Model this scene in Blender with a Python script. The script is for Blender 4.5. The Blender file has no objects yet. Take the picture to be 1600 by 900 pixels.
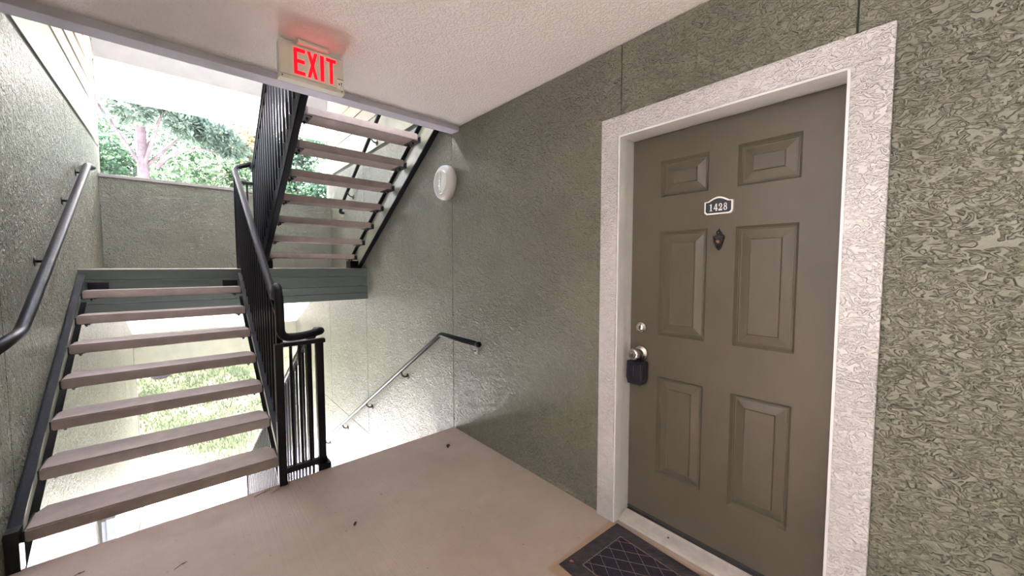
import bpy, bmesh, math, random
from mathutils import Vector, Matrix
random.seed(7)
U = 0.908                       # metres per layout unit: every length below is in layout units
SC = bpy.context.scene
COL = SC.collection

# ------------------------------------------------------------------ camera
cam = bpy.data.cameras.new('camera')
cam.sensor_width = 36.0
cam.lens = 587.2 / 1600 * 36.0
cam.clip_start = 0.02
cam_o = bpy.data.objects.new('camera', cam)
COL.objects.link(cam_o)
cam_o.location = Vector((0, 0, 1.52)) * U
cam_o.rotation_euler = (math.pi / 2 - 0.057, 0, -0.7204)
SC.camera = cam_o

# ------------------------------------------------------------------ sky, sun, exposure
world = bpy.data.worlds.new('overcast_sky')
SC.world = world
world.use_nodes = True
wn = world.node_tree.nodes
bg = wn['Background']
bg.inputs['Color'].default_value = (0.85, 0.93, 1.09, 1)
bg.inputs['Strength'].default_value = 3.1
sun = bpy.data.lights.new('sun', 'SUN')
sun.energy = 88.0
sun.angle = math.radians(12)
sun.color = (1.0, 0.965, 0.97)
sun_o = bpy.data.objects.new('sun', sun)
COL.objects.link(sun_o)
sun_o.rotation_euler = Vector((0.42, -0.63, -0.68)).to_track_quat('-Z', 'Y').to_euler()
SC.view_settings.view_transform = 'Standard'
SC.view_settings.look = 'None'
SC.view_settings.gamma = 1.0
SC.view_settings.use_curve_mapping = False
SC.view_settings.exposure = 1.5

# ------------------------------------------------------------------ materials
def srgb(r, g, b):
    def f(c):
        c /= 255.0
        return c / 12.92 if c <= 0.04045 else ((c + 0.055) / 1.055) ** 2.4
    return (f(r), f(g), f(b), 1)

class NT:
    """small helper around a node tree"""
    def __init__(s, name, rough=0.5, spec=0.5, metal=0.0):
        s.m = bpy.data.materials.new(name)
        s.m.use_nodes = True
        s.t = s.m.node_tree
        s.b = s.t.nodes['Principled BSDF']
        s.b.inputs['Roughness'].default_value = rough
        s.b.inputs['Specular IOR Level'].default_value = spec
        s.b.inputs['Metallic'].default_value = metal
        s.pos = s.n('ShaderNodeNewGeometry').outputs['Position']
    def n(s, k, **kw):
        o = s.t.nodes.new(k)
        for a, v in kw.items():
            setattr(o, a, v)
        return o
    def l(s, a, b):
        s.t.links.new(a, b)
    def mapped(s, scale, rot=(0, 0, 0)):
        mp = s.n('ShaderNodeMapping')
        mp.inputs['Scale'].default_value = scale
        mp.inputs['Rotation'].default_value = rot
        s.l(s.pos, mp.inputs['Vector'])
        return mp.outputs['Vector']
    def noise(s, vec, scale, detail=3, rough=0.5, dist=0.0):
        o = s.n('ShaderNodeTexNoise')
        o.inputs['Scale'].default_value = scale
        o.inputs['Detail'].default_value = detail
        o.inputs['Roughness'].default_value = rough
        o.inputs['Distortion'].default_value = dist
        s.l(vec, o.inputs['Vector'])
        return o.outputs['Fac']
    def math(s, op, a, b=None, c=None, clamp=False):
        o = s.n('ShaderNodeMath', operation=op)
        o.use_clamp = clamp
        for i, v in enumerate((a, b, c)):
            if v is None:
                continue
            if isinstance(v, (int, float)):
                o.inputs[i].default_value = v
            else:
                s.l(v, o.inputs[i])
        return o.outputs[0]
    def ramp(s, fac, stops):
        o = s.n('ShaderNodeValToRGB')
        e = o.color_ramp.elements
        while len(e) < len(stops):
            e.new(0.5)
        for el, (p, c) in zip(e, stops):
            el.position = p
            el.color = c if len(c) == 4 else (*c, 1)
        s.l(fac, o.inputs['Fac'])
        return o.outputs['Color']
    def smooth(s, v, lo, hi):
        o = s.n('ShaderNodeMapRange', interpolation_type='SMOOTHSTEP')
        o.inputs['From Min'].default_value = lo
        o.inputs['From Max'].default_value = hi
        s.l(v, o.inputs['Value'])
        return o.outputs['Result']
    def mix(s, fac, a, b):
        o = s.n('ShaderNodeMix', data_type='RGBA')
        if isinstance(fac, (int, float)):
            o.inputs['Factor'].default_value = fac
        else:
            s.l(fac, o.inputs['Factor'])
        for k, v in (('A', a), ('B', b)):
            i = [x for x in o.inputs if x.name == k and x.type == 'RGBA'][0]
            if isinstance(v, tuple):
                i.default_value = v
            else:
                s.l(v, i)
        return [x for x in o.outputs if x.type == 'RGBA'][0]
    def color(s, c):
        if isinstance(c, tuple):
            s.b.inputs['Base Color'].default_value = c
        else:
            s.l(c, s.b.inputs['Base Color'])
        return s
    def bump(s, h, dist=0.003, strength=1.0):
        o = s.n('ShaderNodeBump')
        o.inputs['Distance'].default_value = dist
        o.inputs['Strength'].default_value = strength
        s.l(h, o.inputs['Height'])
        s.l(o.outputs['Normal'], s.b.inputs['Normal'])
        return s

def plain(name, c, rough=0.5, spec=0.5, metal=0.0, var=0.08, nscale=6.0, bump=0.0, bscale=120):
    t = NT(name, rough, spec, metal)
    f = t.noise(t.pos, nscale, 4, 0.6)
    d = tuple(max(0, x * (1 - var)) for x in c[:3]) + (1,)
    e = tuple(min(1, x * (1 + var)) for x in c[:3]) + (1,)
    t.color(t.ramp(f, [(0.3, d), (0.7, e)]))
    if bump:
        t.bump(t.noise(t.pos, bscale, 3, 0.6), bump)
    return t.m

def stucco(name, c, rough=0.4, spec=0.5, dist=0.011, stretch=(1, 0.8, 1.2), big=27.0, amount=1.0, dark=0.75):
    """knock-down stucco: worm-like ridges and dragged plateaus under semi-gloss paint"""
    t = NT(name, rough, spec)
    v = t.mapped(stretch)
    warp = t.n('ShaderNodeTexNoise')
    warp.inputs['Scale'].default_value = 14
    warp.inputs['Detail'].default_value = 2
    t.l(v, warp.inputs['Vector'])
    vm = t.n('ShaderNodeVectorMath', operation='MULTIPLY_ADD')
    vm.inputs[1].default_value = (0.05, 0.05, 0.05)
    t.l(warp.outputs['Color'], vm.inputs[0])
    t.l(v, vm.inputs[2])
    wv = vm.outputs[0]
    n1 = t.noise(wv, big, 1.5, 0.45, 0.3)
    worm = t.math('SUBTRACT', 1.0, t.smooth(t.math('ABSOLUTE', t.math('SUBTRACT', n1, 0.5)), 0.022, 0.060))
    n2 = t.noise(wv, big * 2.1, 1.5, 0.5)
    worm2 = t.math('SUBTRACT', 1.0, t.smooth(t.math('ABSOLUTE', t.math('SUBTRACT', n2, 0.53)), 0.03, 0.075))
    mask = t.smooth(t.noise(v, big * 0.30, 4, 0.7), 0.40, 0.52)
    mask2 = t.smooth(t.noise(v, big * 0.42, 3, 0.7), 0.38, 0.54)
    plate = t.smooth(t.noise(wv, big * 0.5, 4, 0.65), 0.47, 0.53)
    fine = t.noise(v, 330, 2, 0.5)
    h = t.math('MULTIPLY', worm, mask)
    h = t.math('MAXIMUM', h, t.math('MULTIPLY', t.math('MULTIPLY', worm2, mask2), 0.75))
    n3 = t.noise(wv, big * 0.62, 2, 0.5)
    worm3 = t.math('SUBTRACT', 1.0, t.smooth(t.math('ABSOLUTE', t.math('SUBTRACT', n3, 0.47)), 0.02, 0.055))
    h = t.math('MAXIMUM', h, t.math('MULTIPLY', worm3, t.smooth(t.noise(v, big * 0.2, 4, 0.7), 0.42, 0.52)))
    h = t.math('MULTIPLY_ADD', plate, 0.35, h)
    h = t.math('MULTIPLY_ADD', fine, 0.10, h)
    t.bump(h, dist * U, amount)
    f = t.noise(t.pos, 2.2, 4, 0.65)
    a = tuple(x * 0.86 for x in c[:3]) + (1,)
    b = tuple(x * 1.10 for x in c[:3]) + (1,)
    t.color(t.ramp(f, [(0.32, a), (0.68, b)]))
    return t.m

M = {}
SAGE = (0.180, 0.180, 0.135, 1)
M['stucco'] = stucco('sage_stucco', SAGE, 0.38)
M['stucco_left'] = stucco('sage_stucco_fine', SAGE, 0.42, dist=0.018, stretch=(1, 1.0, 0.85), big=22)
M['stucco_trim'] = stucco('white_stucco_trim', (0.60, 0.58, 0.575, 1), 0.42, dist=0.007, big=32)
M['joint'] = plain('dark_joint', (0.035, 0.04, 0.03, 1), 0.8)
M['sage_paint'] = plain('sage_paint', (0.060, 0.076, 0.068, 1), 0.4)
M['sage_light'] = plain('sage_light_paint', (0.30, 0.31, 0.235, 1), 0.4)
M['white_trim'] = plain('white_gloss_paint', (0.70, 0.70, 0.71, 1), 0.32, bump=0.0006, bscale=90)
M['cream'] = plain('cream_siding_paint', (0.37, 0.34, 0.285, 1), 0.5)
M['header'] = plain('beige_header_paint', (0.25, 0.226, 0.207, 1), 0.55)
M['soffit'] = plain('white_soffit', (0.85, 0.82, 0.82, 1), 0.5, var=0.03)
M['lilac'] = plain('lilac_grey_paint', (0.50, 0.49, 0.58, 1), 0.45)
M['door'] = plain('taupe_door_paint', (0.098, 0.083, 0.061, 1), 0.42, 0.35, var=0.07, nscale=3.5, bump=0.0004, bscale=220)
M['black'] = plain('black_gloss_paint', (0.008, 0.007, 0.011, 1), 0.42, 0.2, var=0.2, bump=0.0006, bscale=60)
M['black_rough'] = plain('black_worn_paint', (0.013, 0.012, 0.016, 1), 0.36, 0.32, var=0.3, bump=0.0015, bscale=45)
M['black_matte'] = plain('black_matte_paint', (0.007, 0.007, 0.010, 1), 0.6, 0.12, var=0.2)
M['tread'] = plain('taupe_concrete_tread', (0.31, 0.25, 0.232, 1), 0.6, var=0.15, nscale=9, bump=0.0012, bscale=170)
M['steel'] = plain('dark_steel', (0.03, 0.028, 0.03, 1), 0.5, metal=0.4)
M['chrome'] = plain('satin_nickel', (0.72, 0.68, 0.66, 1), 0.18, metal=1.0, var=0.05)
M['lockbox'] = plain('black_plastic', (0.008, 0.008, 0.016, 1), 0.35)
M['plastic'] = plain('ivory_plastic', (0.68, 0.66, 0.61, 1), 0.45, 0.3, var=0.03)
M['lamp'] = plain('white_plastic', (0.72, 0.70, 0.72, 1), 0.35, var=0.03)
M['iron'] = plain('dark_iron', (0.035, 0.035, 0.034, 1), 0.38, metal=0.6, var=0.4, nscale=60)
M['white_print'] = plain('white_print', (0.82, 0.81, 0.78, 1), 0.5, var=0.02)
M['dark_print'] = plain('dark_print', (0.022, 0.024, 0.032, 1), 0.4)
M['aluminium'] = plain('aluminium', (0.58, 0.55, 0.52, 1), 0.42, metal=0.25, var=0.14, nscale=14)
M['rubber'] = plain('black_rubber', (0.03, 0.028, 0.032, 1), 0.7)
M['bark'] = plain('mauve_bark', (0.085, 0.064, 0.072, 1), 0.9, var=0.35, nscale=7, bump=0.01, bscale=14)
M['box_grey'] = plain('grey_enamel', (0.42, 0.45, 0.47, 1), 0.5)
M['leaf_red'] = plain('red_leaf', (0.50, 0.14, 0.09, 1), 0.6, var=0.3, nscale=80)
M['leaf_tan'] = plain('tan_leaf', (0.50, 0.38, 0.26, 1), 0.7, var=0.3, nscale=80)
M['twig'] = plain('brown_twig', (0.12, 0.07, 0.045, 1), 0.8, var=0.3, nscale=80)

def red_letters():
    t = NT('red_letter_glow', 0.6, 0.1)
    t.color((0.25, 0.0, 0.0, 1))
    t.b.inputs['Emission Color'].default_value = (1.0, 0.002, 0.006, 1)
    t.b.inputs['Emission Strength'].default_value = 1.6
    return t.m
M['exit_red'] = red_letters()

def ceiling_mat():
    t = NT('textured_ceiling_paint', 0.6, 0.4)
    f = t.noise(t.pos, 1.5, 3, 0.6)
    t.color(t.ramp(f, [(0.3, (0.80, 0.745, 0.735, 1)), (0.7, (0.85, 0.795, 0.785, 1))]))
    n = t.smooth(t.noise(t.pos, 75, 3, 0.6, 0.5), 0.42, 0.62)
    t.bump(n, 0.0035, 0.9)
    return t.m
M['ceiling'] = ceiling_mat()

def floor_mat():
    t = NT('broomed_painted_concrete', 0.55, 0.4)
    f = t.noise(t.pos, 2.4, 5, 0.65)
    base = t.ramp(f, [(0.28, (0.345, 0.275, 0.232, 1)), (0.72, (0.43, 0.35, 0.30, 1))])
    spots = t.smooth(t.noise(t.pos, 46, 2, 0.5), 0.70, 0.76)
    base = t.mix(t.math('MULTIPLY', spots, 0.55), base, (0.12, 0.075, 0.06, 1))
    scuff = t.smooth(t.noise(t.pos, 5.5, 6, 0.75), 0.60, 0.72)
    base = t.mix(t.math('MULTIPLY', scuff, 0.35), base, (0.50, 0.42, 0.37, 1))
    # rust-coloured rim that the mat has left on the slab
    sep = t.n('ShaderNodeSeparateXYZ')
    t.l(t.pos, sep.inputs[0])
    dx = t.math('ABSOLUTE', t.math('SUBTRACT', sep.outputs[0], 1.607 * U))
    dy = t.math('ABSOLUTE', t.math('SUBTRACT', sep.outputs[1], 0.825 * U))
    e = t.math('MAXIMUM', t.math('SUBTRACT', dx, 0.265 * U), t.math('SUBTRACT', dy, 0.405 * U))
    stain = t.math('SUBTRACT', 1.0, t.smooth(e, 0.0, 0.025))
    base = t.mix(t.math('MULTIPLY', stain, 0.55), base, (0.30, 0.17, 0.07, 1))
    t.color(base)
    streak = t.noise(t.mapped((95, 1.2, 1)), 1.0, 3, 0.6)
    fine = t.noise(t.pos, 150, 3, 0.6)
    t.bump(t.math('MULTIPLY_ADD', fine, 0.4, streak), 0.0016, 0.8)
    return t.m
M['floor'] = floor_mat()

def ground_mat():
    t = NT('pale_concrete', 0.8)
    f = t.noise(t.pos, 1.2, 4, 0.6)
    t.color(t.ramp(f, [(0.3, (0.64, 0.615, 0.63, 1)), (0.7, (0.72, 0.695, 0.71, 1))]))
    return t.m
M['walk'] = ground_mat()

def lawn_mat():
    t = NT('lawn_soil', 0.95, 0.2)
    f = t.noise(t.pos, 1.3, 6, 0.7)
    t.color(t.ramp(f, [(0.32, (0.10, 0.125, 0.06, 1)), (0.5, (0.21, 0.215, 0.115, 1)), (0.68, (0.32, 0.29, 0.19, 1))]))
    return t.m
M['lawn'] = lawn_mat()

def leaf_mat(name, dark, light, nscale=0.9):
    t = NT(name, 0.6, 0.25)
    f = t.noise(t.pos, nscale, 6, 0.75)
    g = t.noise(t.pos, 14, 2, 0.5)
    h = t.math('MULTIPLY_ADD', g, 0.6, t.math('MULTIPLY', f, 0.7))
    c = t.ramp(h, [(0.45, dark), (0.85, light)])
    t.color(c)
    tr = t.n('ShaderNodeBsdfTranslucent')
    t.l(c, tr.inputs['Color'])
    ms = t.n('ShaderNodeMixShader')
    ms.inputs[0].default_value = 0.45
    t.l(t.b.outputs[0], ms.inputs[1])
    t.l(tr.outputs[0], ms.inputs[2])
    t.l(ms.outputs[0], t.t.nodes['Material Output'].inputs['Surface'])
    return t.m
M['leaf_a'] = leaf_mat('light_green_leaves', (0.022, 0.05, 0.026, 1), (0.115, 0.165, 0.095, 1))
M['leaf_b'] = leaf_mat('blue_green_needles', (0.045, 0.075, 0.06, 1), (0.19, 0.245, 0.20, 1))
M['leaf_c'] = leaf_mat('yellowing_leaves', (0.10, 0.085, 0.035, 1), (0.25, 0.21, 0.12, 1))
M['leaf_d'] = leaf_mat('deep_green_leaves', (0.014, 0.04, 0.026, 1), (0.08, 0.13, 0.08, 1))
M['blade'] = leaf_mat('grass_blades', (0.06, 0.09, 0.045, 1), (0.21, 0.225, 0.14, 1), 0.7)

def mat_mat():
    t = NT('ribbed_rubber_mat', 0.65, 0.4)
    f = t.noise(t.pos, 30, 3, 0.7)
    t.color(t.ramp(f, [(0.3, (0.022, 0.018, 0.024, 1)), (0.75, (0.060, 0.050, 0.060, 1))]))
    w = t.n('ShaderNodeTexWave', bands_direction='DIAGONAL')
    w.inputs['Scale'].default_value = 42
    t.l(t.pos, w.inputs['Vector'])
    t.bump(w.outputs['Fac'], 0.002, 0.7)
    return t.m
M['mat'] = mat_mat()
M['mat_fibre'] = plain('dark_mat_fibre', (0.016, 0.013, 0.026, 1), 0.9, var=0.5, nscale=70, bump=0.003, bscale=260)
M['mat_line'] = plain('brown_mat_ridge', (0.17, 0.115, 0.10, 1), 0.8, var=0.4, nscale=50)

def glass_mat():
    t = NT('ribbed_lamp_lens', 0.12, 0.6)
    t.color((0.80, 0.83, 0.80, 1))
    t.b.inputs['Transmission Weight'].default_value = 0.08
    t.b.inputs['Coat Weight'].default_value = 0.6
    return t.m
M['lens'] = glass_mat()

# ------------------------------------------------------------------ geometry helpers
def add_box(bm, x0, x1, y0, y1, z0, z1, bev=0.0):
    r = bmesh.ops.create_cube(bm, size=1.0)
    vs = r['verts']
    for v in vs:
        v.co = Vector(((x0 + x1) / 2 + v.co.x * (x1 - x0), (y0 + y1) / 2 + v.co.y * (y1 - y0), (z0 + z1) / 2 + v.co.z * (z1 - z0)))
    if bev:
        es = list({e for v in vs for e in v.link_edges})
        bmesh.ops.bevel(bm, geom=es, offset=bev, segments=2, profile=0.6, affect='EDGES')

def box(x0, x1, y0, y1, z0, z1, bev=0.0):
    bm = bmesh.new()
    add_box(bm, x0, x1, y0, y1, z0, z1, bev)
    return bm

def add_tube(bm, pts, r, seg=10, cap=True, square=False):
    pts = [Vector(p) for p in pts]
    n = len(pts)
    rings = []
    up = None
    for i, p in enumerate(pts):
        t = (pts[min(i + 1, n - 1)] - pts[max(i - 1, 0)]).normalized()
        if up is None:
            up = Vector((0, 0, 1)) if abs(t.z) < 0.95 else Vector((1, 0, 0))
        a = t.cross(up).normalized()
        b = a.cross(t).normalized()
        up = b
        rr = r[i] if isinstance(r, (list, tuple)) else r
        ring = []
        for k in range(seg):
            an = 2 * math.pi * (k + (0.5 if square else 0)) / seg
            ring.append(bm.verts.new(p + a * math.cos(an) * rr + b * math.sin(an) * rr))
        rings.append(ring)
    for i in range(n - 1):
        for k in range(seg):
            f = bm.faces.new((rings[i][k], rings[i][(k + 1) % seg], rings[i + 1][(k + 1) % seg], rings[i + 1][k]))
            f.smooth = not square
    if cap:
        bm.faces.new(list(reversed(rings[0])))
        bm.faces.new(rings[-1])

def tube(pts, r, seg=10, square=False):
    bm = bmesh.new()
    add_tube(bm, pts, r, seg, True, square)
    return bm

def fillet(pts, rad, n=6):
    pts = [Vector(p) for p in pts]
    out = [pts[0]]
    for i in range(1, len(pts) - 1):
        p = pts[i]
        a = (pts[i - 1] - p)
        b = (pts[i + 1] - p)
        d = min(rad, a.length * 0.49, b.length * 0.49)
        a = p + a.normalized() * d
        b = p + b.normalized() * d
        for k in range(n + 1):
            t = k / n
            out.append(a * (1 - t) ** 2 + p * 2 * t * (1 - t) + b * t ** 2)
    out.append(pts[-1])
    return out

def add_prism(bm, poly, ax, d0, d1):
    """extrude a 2D polygon along axis ax ('x','y','z') from d0 to d1"""
    def P(u, v, d):
        return {'x': (d, u, v), 'y': (u, d, v), 'z': (u, v, d)}[ax]
    a = [bm.verts.new(P(u, v, d0)) for u, v in poly]
    b = [bm.verts.new(P(u, v, d1)) for u, v in poly]
    n = len(poly)
    bm.faces.new(a)
    bm.faces.new(list(reversed(b)))
    for i in range(n):
        bm.faces.new((a[i], b[i], b[(i + 1) % n], a[(i + 1) % n]))

def prism(poly, ax, d0, d1):
    bm = bmesh.new()
    add_prism(bm, poly, ax, d0, d1)
    return bm

def add_lathe(bm, prof, c, ax='-x', seg=36):
    """prof: (radius, distance along axis); axis through c"""
    c = Vector(c)
    A = {'-x': (Vector((-1, 0, 0)), Vector((0, 1, 0)), Vector((0, 0, 1))), 'z': (Vector((0, 0, 1)), Vector((1, 0, 0)), Vector((0, 1, 0)))}[ax]
    rings = []
    for r, d in prof:
        if r <= 1e-6:
            rings.append([bm.verts.new(c + A[0] * d)])
        else:
            rings.append([bm.verts.new(c + A[0] * d + A[1] * r * math.cos(2 * math.pi * k / seg) + A[2] * r * math.sin(2 * math.pi * k / seg)) for k in range(seg)])
    for i in range(len(rings) - 1):
        p, q = rings[i], rings[i + 1]
        for k in range(seg):
            j = (k + 1) % seg
            if len(p) == 1 and len(q) == 1:
                continue
            if len(p) == 1:
                f = bm.faces.new((p[0], q[j], q[k]))
            elif len(q) == 1:
                f = bm.faces.new((p[k], p[j], q[0]))
            else:
                f = bm.faces.new((p[k], p[j], q[j], q[k]))
            f.smooth = True

def lathe(prof, c, ax='-x', seg=36):
    bm = bmesh.new()
    add_lathe(bm, prof, c, ax, seg)
    return bm

def world_loc(o):
    v = o.location.copy()
    while o.parent:
        o = o.parent
        v = v + o.location
    return v

def obj(name, bm, m, parent=None, at=None, recalc=True):
    """link a bmesh given in layout coordinates as ONE mesh object (origin at 'at', layout coordinates)"""
    base = Vector(at) * U if at is not None else (world_loc(parent) if parent else Vector((0, 0, 0)))
    if recalc:
        bmesh.ops.recalc_face_normals(bm, faces=bm.faces)
    for v in bm.verts:
        v.co = v.co * U - base
    me = bpy.data.meshes.new(name)
    bm.to_mesh(me)
    bm.free()
    me.materials.append(M[m])
    o = bpy.data.objects.new(name, me)
    COL.objects.link(o)
    if parent:
        o.parent = parent
        o.location = base - world_loc(parent)
    else:
        o.location = base
    return o

def share(src, parent, off):
    """another part with the same mesh data, moved by off (layout units)"""
    o = src.copy()
    COL.objects.link(o)
    o.parent = parent
    o.location = src.location + Vector(off) * U
    return o

def thing(name, label, cat, loc, group=None):
    o = bpy.data.objects.new(name, None)
    o.empty_display_size = 0.1
    COL.objects.link(o)
    o.location = Vector(loc) * U
    return tag(o, label, cat, group)

def tag(o, label, cat=None, group=None):
    o['label'] = label
    if cat:
        o['category'] = cat
    if group:
        o['group'] = group
    return o

def struct(name, bm, m, label, at=None):
    o = obj(name, bm, m, None, at)
    o['kind'] = 'structure'
    o['label'] = label
    return o

def struct_empty(name, label, loc):
    o = bpy.data.objects.new(name, None)
    COL.objects.link(o)
    o.location = Vector(loc) * U
    o['kind'] = 'structure'
    o['label'] = label
    return o

# ------------------------------------------------------------------ levels and planes
XR, XL = 1.889, -0.71           # faces of the right and left stucco walls
YE, YL, YB = 2.984, 5.125, 6.72 # floor edge, landing edge, back parapet face
ZC = 2.759                      # ceiling
R, G = 0.1872, 0.305            # riser and going
ZL = 8 * R                      # mid landing
ZU = 2.994                      # upper floor
ZG = -2.994                     # ground
SLOPE = R / G
YJ0, YJ1, ZD, XD = 0.248, 1.226, 2.254, 2.03    # door opening and leaf plane

def lawn_z(y):
    return ZG - 0.02 + min(4.2, max(0.0, y - 11.8) * 0.27)
# ------------------------------------------------------------------ structure
bm = box(-3.2, XR + 0.02, -1.35, YE, -0.23, 0.0)
add_box(bm, XR + 0.02, XD + 0.3, -0.1, 1.5, -0.23, -0.004)
struct('floor', bm, 'floor', 'taupe painted broom finished concrete walkway floor in front of the door')
struct('ceiling', box(-4.4, XR + 0.03, -1.35, YE - 0.06, ZC, ZU), 'ceiling', 'pinkish white stippled ceiling above the walkway')  # unseen left overhang added to keep sun off the walkway floor
bm = box(XL - 0.3, XR, YE - 0.125, YE - 0.06, 2.715, ZC + 0.03, 0.004)
add_box(bm, XL - 0.3, XR, YE - 0.06, YE, 2.72, ZU)
struct('trim_1', bm, 'lilac', 'lilac grey trim along the stair side edge of the ceiling')

# right wall: backing plus separate stucco sheets with open joints
PT = 0.012
def wall_sheets(name, label, m, xface, sgn, sheets, backing):
    bm = bmesh.new()
    for b in backing:
        add_box(bm, *b)
    w = struct(name, bm, 'joint', label)
    for (y0, y1, z0, z1) in sheets:
        g = 0.0035
        a, b = xface, xface + sgn * PT
        o = obj('wall_panel', box(min(a, b), max(a, b), y0 + g, y1 - g, z0 + g, z1 - g, 0.002), m, w)
    return w
BX0, BX1 = XR + PT, XR + 0.16
wall_sheets('wall_right', 'right sage green rough stucco wall holding the apartment door', 'stucco', XR, 1,
    [(-1.2, YJ0 - 0.01, -0.20, ZC), (YJ0 - 0.01, YJ1 - 0.003, ZD, ZC), (YJ1 - 0.003, 2.987, -0.2, ZC),
     (2.987, 5.19, -3.2, 2.97), (5.19, 6.9, -0.82, 2.97), (5.19, 7.6, -3.2, -0.82), (6.9, 9.66, -0.82, 1.42), (7.6, 9.66, -3.2, -0.82)],
    [(BX0, BX1, -1.35, YJ0 - 0.02, -0.2, ZU), (BX0, BX1, YJ1 + 0.02, 2.987, -0.2, ZU), (BX0, BX1, YJ0 - 0.02, YJ1 + 0.02, ZD + 0.03, ZU),
     (BX0, BX1, 2.987, 9.64, -3.2, 1.4), (BX0, BX1, 2.987, 6.88, 1.4, 5.9)])
# left wall; unseen top raised to block sun, near end set for daylight
LX0, LX1 = XL - 0.16, XL - PT
wall_sheets('wall_left', 'left sage green pitted stucco wall beside the stairs', 'stucco_left', XL, -1,
    [(1.05, 3.2, -0.2, 2.970), (3.2, 5.05, -3.2, 2.970), (5.05, 6.9, -3.2, 2.970), (6.9, 9.66, -3.2, 1.42)],
    [(LX0, LX1, 1.05, 3.2, -0.2, 5.9), (LX0, LX1, 3.2, 9.64, -3.2, 1.4), (LX0, LX1, 3.2, 6.88, 1.4, 7.6)])
# boards and lap siding above the stucco on both stair walls
def upper_siding(side, xf, sgn, y0, y1, label):
    base = struct('trim_%d' % (2 if sgn < 0 else 3), box(min(xf, xf + sgn * 0.02), max(xf, xf + sgn * 0.02), y0, y1, 3.015, 3.40), 'sage_light', label)
    z = 3.40
    while z < (7.3 if sgn < 0 else 5.7):  # left siding follows the wall raised to block sun
        poly = [(xf + sgn * 0.012, z + 0.205), (xf - sgn * 0.012, z), (xf + sgn * 0.012, z)]
        poly = [(xf + sgn * 0.014, z), (xf - sgn * 0.010, z), (xf + sgn * 0.002, z + 0.20), (xf + sgn * 0.014, z + 0.20)]
        obj('siding_board', prism(poly, 'y', y0, y1 - 0.09), 'cream', base)
        z += 0.2
    obj('corner_board', box(min(xf - sgn * 0.012, xf + sgn * 0.02), max(xf - sgn * 0.012, xf + sgn * 0.02), y1 - 0.09, y1, 3.40, 5.7, 0.003), 'header', base)
    obj('end_board', box(min(xf - sgn * 0.0, xf + sgn * 0.17), max(xf, xf + sgn * 0.17), y1, y1 + 0.02, 2.60, 5.7, 0.003), 'header', base)
    return base
upper_siding('left', XL, -1, 1.75, 6.88, 'pale smooth board and cream lap siding above the left stucco wall')
upper_siding('right', XR, 1, 3.0, 6.88, 'pale smooth board and cream lap siding above the right stucco wall')

# mid landing with lap boards on its edge
ld = struct('floor_landing', box(XL, XR, YL + 0.02, 6.90, ZL - 0.11, ZL, 0.004), 'floor', 'taupe concrete landing between the two stair flights')
for k, (z0, z1, pr) in enumerate(((ZL - 0.105, ZL - 0.006, 0.000), (ZL - 0.235, ZL - 0.108, 0.006), (ZL - 0.325, ZL - 0.238, 0.012), (ZL - 0.415, ZL - 0.328, 0.018))):
    obj('edge_board', box(XL, XR, YL + 0.012 - pr * 0.5, YL + 0.05, z0, z1, 0.003), 'sage_paint', ld)
obj('landing_joist', box(XL, XR, YL + 0.05, 6.9, ZL - 0.41, ZL - 0.11), 'sage_light', ld)

# parapet at the back of the landing
wb = struct('wall_back', box(XL, XR, YB + PT, YB + 0.16, ZL - 0.4, 2.60), 'joint', 'low sage stucco parapet behind the landing')
obj('wall_panel', box(XL, XR, YB, YB + PT, ZL, 2.60, 0.002), 'stucco', wb)
obj('wall_panel', box(XL, XR, YB + 0.16, YB + 0.172, ZL - 0.4, 2.60, 0.002), 'stucco', wb)
obj('cap_board', box(XL, XR, YB - 0.02, YB + 0.20, 2.60, 2.64, 0.005), 'header', wb)
# header beam and white soffit beyond
struct('trim_4', box(XL, XR, 6.75, 6.90, 4.02, 7.4, 0.004), 'header', 'beige header beam across the stairwell opening, raised out of view to block sun')  # only the lower part is the beam; tall top added as sun block
sf = struct('ceiling_soffit', box(-1.4, 2.6, 6.90, 8.3, 4.12, 4.16), 'soffit', 'white roof soffit outside the stairwell opening')
y = 6.90
while y < 8.18:
    obj('soffit_board', box(-1.4, 2.6, y + 0.004, y + 0.146, 4.085, 4.12, 0.006), 'soffit', sf)
    y += 0.15
obj('fascia_board', box(-1.4, 2.6, 8.12, 8.16, 4.03, 4.30, 0.004), 'soffit', sf)
obj('gutter', box(-1.4, 2.6, 8.16, 8.28, 4.02, 4.16, 0.01), 'soffit', sf)
struct('ceiling_upper', box(-4.4, 2.6, -1.35, 3.0, 5.75, 5.9), 'soffit', 'unseen white ceiling over the walkway of the storey above, cut back to admit daylight')  # stairwell left unroofed so daylight falls in; left overhang shades the walkway
struct('wall_front_added', box(-3.2, XR, -1.35, -1.2, 0, ZC), 'sage_light', 'unseen sage wall added behind the viewpoint to limit daylight')  # added out of view to narrow the daylight reaching the door
struct('wall_parapet_added', box(-3.2, -3.05, -1.2, 1.6, 0, 1.75), 'sage_light', 'unseen sage wall added along the open side of the walkway to cut daylight')  # added out of view to hold back light from the open side
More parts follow.
